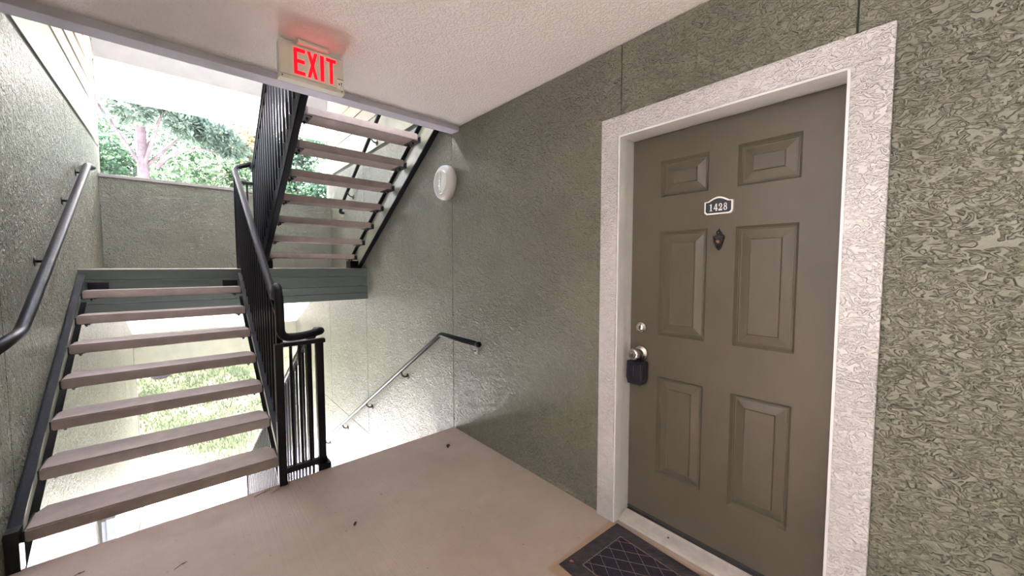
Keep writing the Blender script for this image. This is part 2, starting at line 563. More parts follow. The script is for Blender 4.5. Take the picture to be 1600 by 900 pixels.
# sloping canopy over the ground floor entrance
def cz(y):
    return 0.876 - 0.405 * (y - 8.09)
poly = [(YB + 0.172, cz(YB + 0.172)), (9.66, cz(9.66)), (9.66, cz(9.66) + 0.14), (YB + 0.172, cz(YB + 0.172) + 0.14)]
cn = struct('ceiling_canopy', prism(poly, 'x', XL, XR), 'soffit', 'sloping pinkish white ceiling of the entrance below the landing')
struct('trim_5', box(XL, XR, 9.50, 9.66, -0.30, cz(9.5) - 0.003, 0.004), 'sage_light', 'sage green beam over the ground floor opening')
for i, xx in ((6, (XL - 0.16, XL + 0.012)), (7, (XR - 0.012, XR + 0.16))):
    struct('trim_%d' % i, box(xx[0], xx[1], 9.66, 9.69, -3.0, cz(9.66), 0.003), 'header', 'beige corner post at the %s end of the ground floor opening' % ('left' if i == 6 else 'right'))
struct('ground', box(-14, 16, -8, 10.35, ZG - 0.2, ZG), 'walk', 'pale concrete pavement on the ground outside')
bm = bmesh.new()
vs = []
for j in range(25):
    row = []
    for i in range(13):
        x = -26 + i * 5.0
        y = 10.35 + j * 1.6
        row.append(bm.verts.new((x, y, lawn_z(y) + 0.05 * math.sin(i * 1.7 + j) * (j > 1))))
    vs.append(row)
for j in range(24):
    for i in range(12):
        bm.faces.new((vs[j][i], vs[j][i + 1], vs[j + 1][i + 1], vs[j + 1][i]))
lawn = struct('lawn', bm, 'lawn', 'sunlit sloping lawn beyond the pavement')

# ------------------------------------------------------------------ door
d1 = bmesh.new()
TH = 0.045
PANELS = [(0.793, 1.053, 1.903, 2.103), (0.411, 0.671, 1.903, 2.112), (0.793, 1.055, 1.128, 1.717), (0.411, 0.668, 1.128, 1.717), (0.795, 1.053, 0.308, 0.896), (0.410, 0.663, 0.308, 0.894)]
PY = [(0.411, 0.668), (0.794, 1.053)]
PZ = [(0.308, 0.895), (1.128, 1.717), (1.903, 2.107)]
ys = [YJ0 + 0.004, PY[0][0], PY[0][1], PY[1][0], PY[1][1], YJ1 - 0.004]
zs = [0.050, PZ[0][0], PZ[0][1], PZ[1][0], PZ[1][1], PZ[2][0], PZ[2][1], ZD - 0.004]
for i in range(5):
    for j in range(7):
        if i in (1, 3) and j in (1, 3, 5):
            add_box(d1, XD + 0.028, XD + TH, ys[i], ys[i + 1], zs[j], zs[j + 1])
        else:
            add_box(d1, XD, XD + TH, ys[i], ys[i + 1], zs[j], zs[j + 1])
bmesh.ops.remove_doubles(d1, verts=d1.verts, dist=1e-5)
door = struct('door_1', d1, 'door', 'taupe six panel apartment door in the right wall', at=(XD, (YJ0 + YJ1) / 2, 0))
for (y0, y1) in PY:
    for (z0, z1) in PZ:
        bm = bmesh.new()
        # ogee rim then raised field
        prof = [(0.0, 0.0), (0.003, 0.0), (0.015, 0.016), (0.018, 0.016), (0.021, 0.020), (0.028, 0.020), (0.064, 0.010), (0.068, 0.004)]
        loops = []
        for inset, dx in prof:
            loops.append([bm.verts.new((XD + dx, a, b)) for a, b in ((y0 + inset, z0 + inset), (y1 - inset, z0 + inset), (y1 - inset, z1 - inset), (y0 + inset, z1 - inset))])
        for p, q in zip(loops, loops[1:]):
            for k in range(4):
                bm.faces.new((p[k], p[(k + 1) % 4], q[(k + 1) % 4], q[k]))
        bm.faces.new(loops[-1])
        back = [bm.verts.new((XD + 0.0275, a, b)) for a, b in ((y0, z0), (y1, z0), (y1, z1), (y0, z1))]
        for k in range(4):
            bm.faces.new((back[k], back[(k + 1) % 4], loops[0][(k + 1) % 4], loops[0][k]))
        bm.faces.new(list(reversed(back)))
        obj('door_panel', bm, 'door', door)
obj('door_sweep', box(XD - 0.005, XD + 0.03, YJ0 + 0.004, YJ1 - 0.004, 0.036, 0.052, 0.003), 'rubber', door)
dk = obj('deadbolt', lathe([(0.0, 0), (0.033, 0), (0.033, 0.008), (0.028, 0.016), (0.024, 0.018), (0.022, 0.026), (0.019, 0.029), (0.0, 0.030)], (XD, 1.150, 1.163), '-x', 28), 'chrome', door)
dk['label'] = 'round nickel deadbolt'
o = obj('keyway', box(XD - 0.0315, XD - 0.028, 1.1485, 1.1515, 1.154, 1.172), 'dark_print', dk)
kb = obj('door_knob', lathe([(0.0, 0), (0.043, 0), (0.042, 0.008), (0.034, 0.016), (0.018, 0.020), (0.014, 0.045), (0.024, 0.055), (0.034, 0.070), (0.036, 0.084), (0.031, 0.096), (0.020, 0.101), (0.014, 0.098), (0.0, 0.098)], (XD, 1.150, 1.012), '-x', 32), 'chrome', door)
kb['label'] = 'round nickel door knob'
obj('keyway', box(XD - 0.1005, XD - 0.096, 1.1485, 1.1515, 1.004, 1.020), 'dark_print', kb)

# casing, jamb, threshold
tr = struct_empty('trim_8', 'white painted rough stucco casing around the apartment door', (XR, 0.74, 0))
YO0, YO1, ZO = 0.134, 1.336, 2.362
CX = XR - 0.022
obj('casing_side', box(CX, XR + 0.02, YJ1, YO1, 0.0, ZD, 0.004), 'stucco_trim', tr)
obj('casing_side', box(CX, XR + 0.02, YO0, YJ0, 0.0, ZD, 0.004), 'stucco_trim', tr)
obj('casing_head', box(CX, XR + 0.02, YO0, YO1, ZD, ZO, 0.004), 'stucco_trim', tr)
obj('jamb', box(CX + 0.004, XD + 0.1, YJ1, YJ1 + 0.02, 0, ZD + 0.02), 'white_trim', tr)
obj('jamb', box(CX + 0.004, XD + 0.1, YJ0 - 0.02, YJ0, 0, ZD + 0.02), 'white_trim', tr)
obj('jamb_head', box(CX + 0.004, XD + 0.1, YJ0, YJ1, ZD, ZD + 0.02), 'white_trim', tr)
# stepped stop on the outer half of the jamb
obj('jamb_stop', box(CX + 0.006, 1.943, YJ1 - 0.010, YJ1 + 0.001, 0.0, ZD, 0.002), 'white_trim', tr)
obj('jamb_stop', box(CX + 0.006, 1.943, YJ0 - 0.001, YJ0 + 0.010, 0.0, ZD, 0.002), 'white_trim', tr)
obj('jamb_stop_head', box(CX + 0.006, 1.943, YJ0, YJ1, ZD - 0.010, ZD + 0.001, 0.002), 'white_trim', tr)
obj('backing_panel', box(XD + 0.1, XD + 0.12, YJ0 - 0.1, YJ1 + 0.1, -0.1, ZD + 0.1), 'joint', tr)
poly = [(XR + 0.028, -0.002), (XR + 0.030, 0.014), (XR + 0.050, 0.020), (XR + 0.10, 0.028), (XR + 0.118, 0.034), (XD + 0.08, 0.034), (XD + 0.08, -0.002)]
th = struct('trim_9', prism(poly, 'y', YJ0 + 0.001, YJ1 - 0.011), 'aluminium', 'worn pale aluminium threshold under the apartment door')
obj('vinyl_strip', box(XD - 0.022, XD + 0.01, YJ0 + 0.002, YJ1 - 0.012, 0.030, 0.039, 0.003), 'rubber', th)
for yy in (0.93, 0.45):
    obj('screw', lathe([(0.0, 0.0), (0.006, 0.0), (0.005, 0.002), (0.0, 0.0025)], (XR + 0.075, yy, 0.0240), 'z', 10), 'dark_print', th)

# number plaque
pq = thing('number_plaque', 'small black plaque with white rim and numerals 1428 on the door', 'plaque', (XD, 0.742, 1.78))
def plaque_outline(s=1.0):
    pts = [(-0.066, -0.028), (-0.056, -0.038), (0.056, -0.038), (0.066, -0.028), (0.066, 0.026), (0.048, 0.028)]
    for k in range(1, 8):
        a = k / 8
        pts.append((0.048 - 0.096 * a, 0.028 + 0.020 * math.sin(math.pi * a)))
    pts += [(-0.048, 0.028), (-0.066, 0.026)]
    return [(0.742 + u * s, 1.819 + v * (s if s == 1 else s - 0.06)) for u, v in pts]
obj('rim', prism(plaque_outline(), 'x', XD - 0.016, XD), 'white_print', pq)
f_ = obj('face', prism(plaque_outline(0.89), 'x', XD - 0.0175, XD - 0.015), 'dark_print', pq)
# bold serif numerals drawn as polygons; u runs to the reader's right
def ring(cx, cy, rx, ry, wx, wy, a0=0, a1=360, n=18):
    o, i = [], []
    for k in range(n + 1):
        a = math.radians(a0 + (a1 - a0) * k / n)
        o.append((cx + rx * math.cos(a), cy + ry * math.sin(a)))
        i.append((cx + (rx - wx) * math.cos(a), cy + (ry - wy) * math.sin(a)))
    return [[o[k], o[k + 1], i[k + 1], i[k]] for k in range(n)]
NUM = {
 '1': [[(.36, 0), (.36, .93), (.66, 1.0), (.66, 0)], [(.14, .80), (.14, .86), (.60, 1.0), (.40, .80)], [(.12, 0), (.12, .07), (.90, .07), (.90, 0)]],
 '4': [[(.52, 0), (.52, 1), (.80, 1), (.80, 0)], [(.0, .24), (.0, .38), (1.0, .38), (1.0, .24)], [(.0, .30), (.52, 1), (.66, 1), (.16, .30)], [(.40, 0), (.40, .06), (.92, .06), (.92, 0)]],
 '2': ring(.47, .70, .42, .30, .25, .09, 0, 180) + [[(.64, .70), (.89, .70), (.80, .48), (.52, .52)], [(.52, .52), (.80, .48), (.30, .16), (.04, .04)], [(.02, 0), (.04, .22), (.92, .20), (.92, 0)], [(.82, .1), (.84, .34), (.93, .34), (.92, .1)]] + ring(.20, .70, .14, .13, .14, .13, 0, 360, 12),
 '8': ring(.5, .75, .36, .25, .20, .07) + ring(.5, .28, .43, .28, .24, .08),
}
bm = bmesh.new()
u0 = -0.043
for ch in '1428':
    for q in NUM[ch]:
        pl = [(0.742 - (u0 + a * 0.0195), 1.797 + b * 0.036) for a, b in q]
        if len({(round(a, 5), round(b, 5)) for a, b in pl}) > 2:
            vs = [bm.verts.new((XD - 0.0182, a, b)) for a, b in pl]
            bm.faces.new(vs)
    u0 += 0.0222
nm = obj('numerals', bm, 'white_print', pq, recalc=False)

# door knocker with peephole
kn = thing('door_knocker', 'small dark iron door knocker below the number plaque', 'knocker', (XD, 0.738, 1.60))
def kp(pts):
    return [(0.738 + a, 1.655 + b) for a, b in pts]
obj('back_plate', prism(kp([(0, -0.055), (0.012, -0.042), (0.027, 0.012), (0.013, 0.018), (0.013, 0.034), (0.006, 0.042), (0, 0.055), (-0.006, 0.042), (-0.013, 0.034), (-0.013, 0.018), (-0.027, 0.012), (-0.012, -0.042)]), 'x', XD - 0.008, XD), 'iron', kn)
obj('striker', tube([(XD - 0.012, 0.738 - 0.024, 1.668), (XD - 0.017, 0.738 - 0.018, 1.645), (XD - 0.019, 0.738, 1.612), (XD - 0.017, 0.738 + 0.018, 1.645), (XD - 0.012, 0.738 + 0.024, 1.668)], 0.0055, 8), 'iron', kn)
obj('hinge_bar', tube([(XD - 0.012, 0.738 - 0.026, 1.670), (XD - 0.012, 0.738 + 0.026, 1.670)], 0.006, 8), 'iron', kn)
obj('finial', lathe([(0, 0.006), (0.009, 0.010), (0.010, 0.016), (0.0, 0.024)], (XD, 0.738, 1.690), '-x', 12), 'iron', kn)
obj('peephole', lathe([(0, 0.006), (0.012, 0.006), (0.012, 0.014), (0.008, 0.017), (0.0, 0.018)], (XD, 0.738, 1.645), '-x', 16), 'twig', kn)

# lock box hanging from the knob
lb = thing('lock_box', 'black key lock box hanging from the door knob', 'lock box', (XD - 0.06, 1.150, 0.83))
poly = [(1.098, 0.968), (1.198, 0.968), (1.202, 0.872), (1.190, 0.836), (1.110, 0.836), (1.098, 0.872)]
obj('body', prism(poly, 'x', XD - 0.075, XD - 0.020), 'lockbox', lb)
obj('cover', box(XD - 0.082, XD - 0.074, 1.106, 1.194, 0.862, 0.960, 0.003), 'lockbox', lb)
obj('seam_strip', box(XD - 0.0835, XD - 0.080, 1.150, 1.153, 0.885, 0.945), 'chrome', lb)
obj('shackle', tube(fillet([(XD - 0.045, 1.118, 0.965), (XD - 0.045, 1.118, 1.030), (XD - 0.045, 1.150, 1.036), (XD - 0.045, 1.182, 1.030), (XD - 0.045, 1.182, 0.965)], 0.03), 0.006, 8), 'lockbox', lb)

# ------------------------------------------------------------------ doormat
dm = thing('doormat', 'black rubber doormat with diamond ridges in front of the apartment door', 'doormat', (1.625, 0.83, 0.0))
MW, ML = 0.49, 0.80
bm = bmesh.new()
add_prism(bm, [(-MW / 2, -ML / 2), (MW / 2, -ML / 2), (MW / 2, ML / 2), (-MW / 2, ML / 2)], 'z', 0.001, 0.009)
bmesh.ops.bevel(bm, geom=[e for e in bm.edges if all(v.co.z > 0.005 for v in e.verts)], offset=0.006, segments=2, affect='EDGES')
def matxf(bm):
    rot = Matrix.Rotation(math.radians(-2.6), 4, 'Z')
    for v in bm.verts:
        v.co = rot @ v.co + Vector((1.617, 0.812, 0))
matxf(bm)
obj('base', bm, 'mat', dm)
BW = 0.086
bm = bmesh.new()
add_prism(bm, [(-MW / 2 + BW, -ML / 2 + BW), (MW / 2 - BW, -ML / 2 + BW), (MW / 2 - BW, ML / 2 - BW), (-MW / 2 + BW, ML / 2 - BW)], 'z', 0.0085, 0.0105)
matxf(bm)
obj('pile', bm, 'mat_fibre', dm)
x0, x1, y0, y1 = -MW / 2 + BW, MW / 2 - BW, -ML / 2 + BW, ML / 2 - BW
def flat_bar(a, b, w, z):
    a, b = Vector(a), Vector(b)
    t = (b - a).normalized()
    n = Vector((-t.y, t.x)) * w
    bm = bmesh.new()
    add_prism(bm, [tuple(a + n), tuple(b + n), tuple(b - n), tuple(a - n)], 'z', 0.0095, z)
    matxf(bm)
    return bm
for a, b in (((x0, y0), (x1, y0)), ((x1, y0), (x1, y1)), ((x1, y1), (x0, y1)), ((x0, y1), (x0, y0))):
    obj('border_ridge', flat_bar(a, b, 0.0022, 0.0125), 'mat_line', dm)
sl, st = 1.45, 0.118
for sg in (1, -1):
    for k in range(-14, 15):
        # line y = sg*sl*x + c clipped to the field
        c = k * st
        xs = [x0, x1]
        if True:
            lo, hi = sorted(((y0 - c) / (sg * sl), (y1 - c) / (sg * sl)))
            a, b = max(x0, lo), min(x1, hi)
        if b - a > 0.02:
            obj('diamond_ridge', flat_bar((a, sg * sl * a + c), (b, sg * sl * b + c), 0.0012, 0.0118), 'mat_line', dm)

# ------------------------------------------------------------------ stairs
def channel(x, w, y0, z0, y1, z1, h, inward):
    """steel channel running from (y0,z0) to (y1,z1) (upper edge), web at x, flanges towards inward"""
    bm = bmesh.new()
    t = 0.010
    xa, xb = sorted((x, x + inward * t))
    add_prism(bm, [(y0, z0), (y1, z1), (y1, z1 - h), (y0, z0 - h)], 'x', xa, xb)
    xa, xb = sorted((x, x + inward * w))
    add_prism(bm, [(y0, z0), (y1, z1), (y1, z1 - 0.014), (y0, z0 - 0.014)], 'x', xa, xb)
    add_prism(bm, [(y0, z0 - h + 0.014), (y1, z1 - h + 0.014), (y1, z1 - h), (y0, z0 - h)], 'x', xa, xb)
    return bm

def web_plate(x, y0, z0, y1, z1, h):
    bm = bmesh.new()
    add_prism(bm, [(y0, z0 - 0.016), (y1, z1 - 0.016), (y1, z1 - h + 0.016), (y0, z0 - h + 0.016)], 'x', x - 0.0015, x + 0.0015)
    return bm

def tread_mesh(x0, x1, yf, dirn, ztop, depth=0.25):
    """concrete tread, nosing at yf, running back along dirn, rear corners notched"""
    yb = yf + dirn * depth
    c = 0.030
    t = 0.0655
    bm = bmesh.new()
    add_prism(bm, [(x0, yf), (x1, yf), (x1, yb - dirn * 0.07), (x1 - c, yb), (x0 + c, yb), (x0, yb - dirn * 0.07)], 'z', ztop - t, ztop)
    bmesh.ops.bevel(bm, geom=list(bm.edges), offset=0.006, segments=2, affect='EDGES')
    add_box(bm, x0 + 0.006, x1 - 0.006, min(yf + dirn * 0.008, yf + dirn * 0.05), max(yf + dirn * 0.008, yf + dirn * 0.05), ztop - 0.004, ztop + 0.003, 0.0012)
    return bm

def flight(name, label, loc, x0, x1, yf0, dirn, z0, n, going, depth=0.25):
    st = thing(name, label, 'stairs', loc)
    first = None
    for k in range(n):
        off = (0, dirn * going * k, R * k)
        if first is None:
            tr_ = obj('tread', tread_mesh(x0, x1, yf0, dirn, z0, depth), 'tread', st, at=(x0, yf0, z0))
            kids = []
            zb = z0 - 0.0655
            for xs, sg in ((x0, 1), (x1, -1)):
                bm = bmesh.new()
                ya, yb = sorted((yf0 + dirn * 0.03, yf0 + dirn * (depth - 0.02)))
                a, b = sorted((xs - sg * 0.012, xs + sg * 0.075))
                add_box(bm, a, b, ya, yb, zb - 0.007, zb)
                a, b = sorted((xs - sg * 0.012, xs - sg * 0.004))
                add_box(bm, a, b, ya, yb, zb - 0.007, zb + 0.05)
                kids.append(obj('angle_bracket', bm, 'steel', tr_))
                for q in (0.25, 0.75):
                    yy = ya + (yb - ya) * q
                    kids.append(obj('bolt', lathe([(0.0, -0.030), (0.007, -0.030), (0.007, -0.020), (0.012, -0.020), (0.012, -0.006), (0.0, -0.006)], (xs + sg * 0.045, yy, zb), 'z', 8), 'steel', tr_))
            first = (tr_, kids)
        else:
            c = share(first[0], st, off)
            for kd in first[1]:
                share(kd, c, (0, 0, 0))
    return st

# lower visible flight, up from the walkway to the landing
TX0, TX1 = -0.648, 0.457
Y1 = 2.996
s1 = flight('staircase', 'lower stair flight of taupe treads rising from the walkway to the landing', (0, Y1, 0), TX0, TX1, Y1, 1, R, 7, G)
def nose1(y):
    return R + SLOPE * (y - Y1)
o = obj('stringer', channel(TX0 - 0.060, 0.048, Y1 - 0.02, nose1(Y1 - 0.02), YL - 0.02, nose1(YL - 0.02) - 0.03, 0.27, 1), 'black_rough', s1)
obj('web', box(TX0 - 0.0505, TX0 - 0.047, Y1, Y1 + 0.01, 0.1, 0.11) if False else web_plate(TX0 - 0.049, Y1 - 0.015, nose1(Y1 - 0.015), YL - 0.025, nose1(YL - 0.025) - 0.03, 0.27), 'sage_light', o)
obj('stringer_foot', box(TX0 - 0.060, TX0 - 0.012, Y1 - 0.03, Y1 + 0.05, -0.02, R + 0.02, 0.003), 'black_rough', s1)
o = obj('stringer', channel(TX1 + 0.048, 0.040, Y1 + 0.02, nose1(Y1 + 0.02), YL - 0.02, nose1(YL - 0.02) - 0.03, 0.27, -1), 'black', s1)
obj('web', web_plate(TX1 + 0.037, Y1 + 0.03, nose1(Y1 + 0.03), YL - 0.025, nose1(YL - 0.025) - 0.03, 0.27), 'sage_light', o)
for xs in (TX0 + 0.0, TX1 - 0.13):
    obj('hanger_plate', box(xs, xs + 0.13, YL - 0.024, YL + 0.008, ZL - 0.20, ZL - 0.125, 0.002), 'black', s1)

# upper flight, from the landing towards the storey above
UX0, UX1 = 0.772, 1.800
YU, GU = 5.259, 0.309
s2 = flight('staircase', 'upper stair flight seen from below rising from the landing to the next storey', (1.3, YU, ZL), UX0, UX1, YU + 0.25, -1, ZL + R, 7, GU, 0.25)
def nose2(y):
    return ZL + R + R / GU * (YU + 0.25 - y)
for xw, inw, nm_ in ((UX0 - 0.068, 1, 'stringer'), (UX1 + 0.062, -1, 'stringer')):
    bm = channel(xw, 0.052, YU + 0.25 - 0.0, nose2(YU + 0.25) - 0.0, YE - 0.02, nose2(YE - 0.02), 0.325, inw)
    bmesh.ops.bisect_plane(bm, geom=list(bm.verts) + list(bm.edges) + list(bm.faces), plane_co=(0, 0, ZL), plane_no=(0, 0, -1), clear_outer=True)
    o = obj('stringer', bm, 'black_matte', s2)
    if inw < 0:
        bm = web_plate(xw - 0.0115, YU + 0.25, nose2(YU + 0.25), YE, nose2(YE), 0.325)
        bmesh.ops.bisect_plane(bm, geom=list(bm.verts) + list(bm.edges) + list(bm.faces), plane_co=(0, 0, ZL), plane_no=(0, 0, -1), clear_outer=True)
        obj('web', bm, 'sage_light', o)
for xs in (UX0 - 0.06, UX1 - 0.06):
    obj('foot_bracket', box(xs, xs + 0.12, YU + 0.08, YU + 0.26, ZL, ZL + 0.10, 0.003), 'black', s2)

# flight down to the ground
DX0, DX1 = 0.772, 1.800
s3 = flight('staircase', 'stair flight of taupe treads going down from the walkway to the ground', (1.3, YE, 0), DX0, DX1, YE + G - 0.002, -1, -R, 1, G, 0.25)
tr0 = [c for c in s3.children if c.name.startswith('tread')][0]
for k in range(1, 15):
    c = share(tr0, s3, (0, G * k, -R * k))
    for kd in list(tr0.children):
        share(kd, c, (0, 0, 0))
def nose3(y):
    return -SLOPE * (y - YE)
for xw, inw in ((DX0 - 0.062, 1), (DX1 + 0.062, -1)):
    obj('stringer', channel(xw, 0.05, YE + 0.005, nose3(YE + 0.005) - 0.03, YE + 15.6 * G, nose3(YE + 15.6 * G) - 0.03, 0.27, inw), 'black', s3)

# ------------------------------------------------------------------ railings
def slanted_box(bm, x0, x1, ya, za, yb, zb, h):
    add_prism(bm, [(ya, za), (yb, zb), (yb, zb + h), (ya, za + h)], 'x', x0, x1)

PR = 0.028
BH = 0.009
rl1 = thing('stair_railing', 'black railing of the lower flight with square newels and looped pipe handrail', 'railing', (0.49, 3.02, 0))
GX = 0.500
def rail1(y):
    return nose1(y) + 0.97
NY = 3.02
path = [(GX + 0.17, 5.50, rail1(5.42) + 0.10), (GX + 0.03, 5.46, rail1(5.42) + 0.03), (GX, 5.38, rail1(5.38)), (GX, 3.19, rail1(3.19)), (GX - 0.006, 3.06, 1.40), (GX - 0.006, 2.985, 1.30), (GX - 0.006, 2.975, 1.028), (0.62, 2.985, 1.025), (0.768, NY - 0.01, 1.045), (0.772, NY + 0.20, 1.02)]
obj('handrail', tube(fillet(path, 0.085), PR, 14), 'black', rl1)
bm = bmesh.new()
slanted_box(bm, GX - 0.016, GX + 0.016, 3.10, rail1(3.10) - 0.055, 5.40, rail1(5.40) - 0.055, 0.028)
obj('top_bar', bm, 'black', rl1)
nb = None
n = 19
for k in range(n):
    y = 3.125 + k * (5.33 - 3.125) / (n - 1)
    if nb is None:
        nb = obj('baluster', box(GX - BH, GX + BH, y - BH, y + BH, nose1(y) - 0.10, rail1(y) - 0.05), 'black', rl1, at=(GX, y, nose1(y)))
        yb0 = y
    else:
        share(nb, rl1, (0, y - yb0, SLOPE * (y - yb0)))
obj('newel_post', box(0.452, 0.502, NY - 0.075, NY - 0.025, 0.0, 0.99, 0.004), 'black', rl1)
obj('rail_post', box(GX - 0.02, GX + 0.02, NY + 0.03, NY + 0.07, 0.05, 1.26, 0.003), 'black', rl1)
obj('newel_post', box(0.722, 0.772, NY - 0.015, NY + 0.035, -0.06, 0.985, 0.004), 'black', rl1)
obj('end_post', box(GX - 0.02, GX + 0.02, 5.36, 5.40, ZL, rail1(5.38) - 0.03, 0.003), 'black', rl1)
obj('top_bar', box(0.50, 0.778, NY - 0.045, NY + 0.01, 0.962, 0.990, 0.003), 'black', rl1)
obj('bottom_bar', box(0.50, 0.778, NY - 0.015, NY + 0.025, 0.045, 0.085, 0.003), 'black', rl1)
for x in (0.560, 0.615, 0.668):
    obj('baluster', box(x - 0.009, x + 0.009, NY - 0.004, NY + 0.014, 0.08, 0.97), 'black', rl1)
obj('post_foot', box(0.712, 0.80, NY - 0.03, NY + 0.05, 0.0 - 0.06, 0.04, 0.003), 'black', rl1)

rl2 = thing('stair_railing', 'black baluster railing running down beside the flight to the ground', 'railing', (0.70, YE, 0))
RX = 0.715
def rail3(y):
    return 0.905 - SLOPE * (y - 3.34)
EY = 7.62
obj('handrail', tube(fillet([(0.772, NY + 0.20, 1.02), (RX + 0.03, NY + 0.27, rail3(NY + 0.27)), (RX, NY + 0.42, rail3(NY + 0.42)), (RX, EY, rail3(EY))], 0.06), PR, 12), 'black', rl2)
bm = bmesh.new()
slanted_box(bm, RX - 0.014, RX + 0.014, NY + 0.12, rail3(NY + 0.12) - 0.05, EY, rail3(EY) - 0.05, 0.026)
obj('top_bar', bm, 'black', rl2)
nb = None
n = 37
for k in range(n):
    y = 3.16 + k * (EY - 0.04 - 3.16) / (n - 1)
    if nb is None:
        yb0 = y
        nb = obj('baluster', box(RX - BH, RX + BH, y - BH, y + BH, nose3(y) - 0.06, rail3(y) - 0.045), 'black', rl2, at=(RX, y, nose3(y)))
    else:
        share(nb, rl2, (0, y - yb0, -SLOPE * (y - yb0)))
obj('end_post', box(RX - 0.022, RX + 0.022, EY - 0.02, EY + 0.024, nose3(EY) - 0.15, rail3(EY) + 0.0, 0.003), 'black', rl2)

rl3 = thing('stair_railing', 'black baluster railing along the open side of the upper flight', 'railing', (0.69, 5.4, ZL))
QX = UX0 - 0.085
def rail2(y):
    return nose2(y) + 0.95
bm = bmesh.new()
slanted_box(bm, QX - 0.016, QX + 0.016, 5.42, rail2(5.42) - 0.055, YE, rail2(YE) - 0.055, 0.028)
obj('top_bar', bm, 'black', rl3)
obj('handrail', tube(fillet([(GX + 0.17, 5.50, rail1(5.42) + 0.10), (QX, 5.46, rail2(5.46) - 0.03), (QX, 5.36, rail2(5.36)), (QX, YE - 0.3, rail2(YE - 0.3))], 0.06), PR, 12), 'black', rl3)
nb = None
n = 20
for k in range(n):
    y = 5.36 - k * (5.36 - 2.90) / (n - 1)
    if nb is None:
        yb0 = y
        nb = obj('baluster', box(QX - BH, QX + BH, y - BH, y + BH, nose2(y) - 0.24, rail2(y) - 0.05), 'black', rl3, at=(QX, y, nose2(y)))
    else:
        share(nb, rl3, (0, y - yb0, R / GU * (yb0 - y)))
obj('end_post', box(QX - 0.02, QX + 0.02, 5.40, 5.44, ZL, rail2(5.42) - 0.03, 0.003), 'black', rl3)
obj('landing_bar', box(GX + 0.02, QX - 0.02, 5.37, 5.41, 2.475, 2.505, 0.003), 'black', rl3)
obj('baluster', box(0.60, 0.618, 5.381, 5.399, ZL, 2.48), 'black', rl3)

# wall handrails
def bracket(x_wall, sg, xr, y, z):
    bm = bmesh.new()
    add_tube(bm, fillet([(x_wall, y, z - 0.085), (x_wall + sg * 0.045, y, z - 0.085), (xr, y, z - 0.05), (xr, y, z - 0.015)], 0.03, 4), 0.009, 8)
    add_lathe(bm, [(0.0, -0.004), (0.034, -0.004), (0.032, 0.006), (0.0, 0.008)], (x_wall, y, z - 0.085), '-x', 14)
    return bm
hl = thing('handrail', 'black pipe handrail on the left stucco wall beside the lower flight', 'handrail', (XL, 3.0, 1.1))
HX = XL + 0.085
def railL(y):
    return 1.19 + 0.575 * (y - 3.07)
obj('rail', tube(fillet([(HX, 2.66, 1.155), (HX, 3.06, 1.185), (HX, 5.28, railL(5.28)), (HX + 0.0, 5.60, railL(5.28) + 0.045), (XL + 0.005, 5.72, railL(5.28) + 0.045)], 0.06), 0.027, 14), 'black_rough', hl)
for y in (3.85, 4.72, 5.35):
    obj('bracket', bracket(XL, 1, HX, y, railL(y) if y < 5.3 else railL(5.28) + 0.02), 'black', hl)

hr = thing('handrail', 'black pipe handrail on the right wall going down from the walkway', 'handrail', (XR, 3.1, 0.9))
HX2 = XR - 0.075
def railR(y):
    return 0.884 - 0.606 * (y - 3.08)
obj('rail', tube(fillet([(HX2, 2.50, 0.878), (HX2, 3.08, 0.884), (HX2, 7.4, railR(7.4))], 0.035), 0.0215, 14), 'black', hr)
obj('end_cap', lathe([(0.0, -0.024), (0.02, -0.02), (0.028, 0.0), (0.02, 0.02), (0.0, 0.024)], (HX2, 2.49, 0.878), 'z', 14), 'black', hr)
for y in (2.62, 3.95, 5.05, 6.1, 7.1):
    z = 0.878 if y < 3 else railR(y)
    obj('bracket', bracket(XR, -1, HX2, y, z), 'box_grey' if y < 3 else 'steel', hr)

hu = thing('handrail', 'black pipe handrail on the right wall seen between the treads of the upper flight', 'handrail', (XR, 5.5, 2.4))
def railU(y):
    return 2.86 + 0.60 * (5.17 - y)
obj('rail', tube(fillet([(XR - 0.01, 6.02, 2.33), (HX2, 5.98, 2.33), (HX2, 5.80, railU(5.80)), (HX2, 4.25, railU(4.25)), (HX2, 4.15, railU(4.25)), (XR - 0.01, 4.12, railU(4.25))], 0.05), 0.022, 12), 'black', hu)
for y in (5.60, 4.70):
    obj('bracket', bracket(XR, -1, HX2, y, railU(y)), 'steel', hu)

# ------------------------------------------------------------------ exit sign
ex = thing('exit_sign', 'ivory exit sign with glowing red EXIT letters hung from the ceiling', 'exit sign', (0.60, 2.40, 2.56))
EX0, EX1, EY0, EZ0, EZ1 = 0.432, 0.766, 2.385, 2.562, 2.738
obj('housing', box(EX0, EX1, EY0 + 0.004, EY0 + 0.050, EZ0, EZ1, 0.005), 'plastic', ex)
obj('face_plate', box(EX0 + 0.002, EX1 - 0.002, EY0, EY0 + 0.006, EZ0 + 0.004, EZ1 - 0.002, 0.002), 'plastic', ex)
ls = obj('bottom_lens', box(EX0 - 0.002, EX1 + 0.002, EY0 - 0.004, EY0 + 0.052, EZ0 - 0.022, EZ0, 0.003), 'plastic', ex)
for x in (EX0 + 0.014, EX1 - 0.014):
    obj('screw', box(x - 0.003, x + 0.003, EY0 - 0.006, EY0 - 0.003, EZ0 - 0.013, EZ0 - 0.007), 'dark_print', ls)
obj('ceiling_mount', box(0.520, 0.678, EY0 - 0.030, EY0 + 0.058, EZ1 + 0.001, ZC, 0.004), 'plastic', ex)
def sx(u):
    return EX0 + u * (EX1 - EX0)
def sz(v):
    return EZ1 - v * (EZ1 - EZ0)
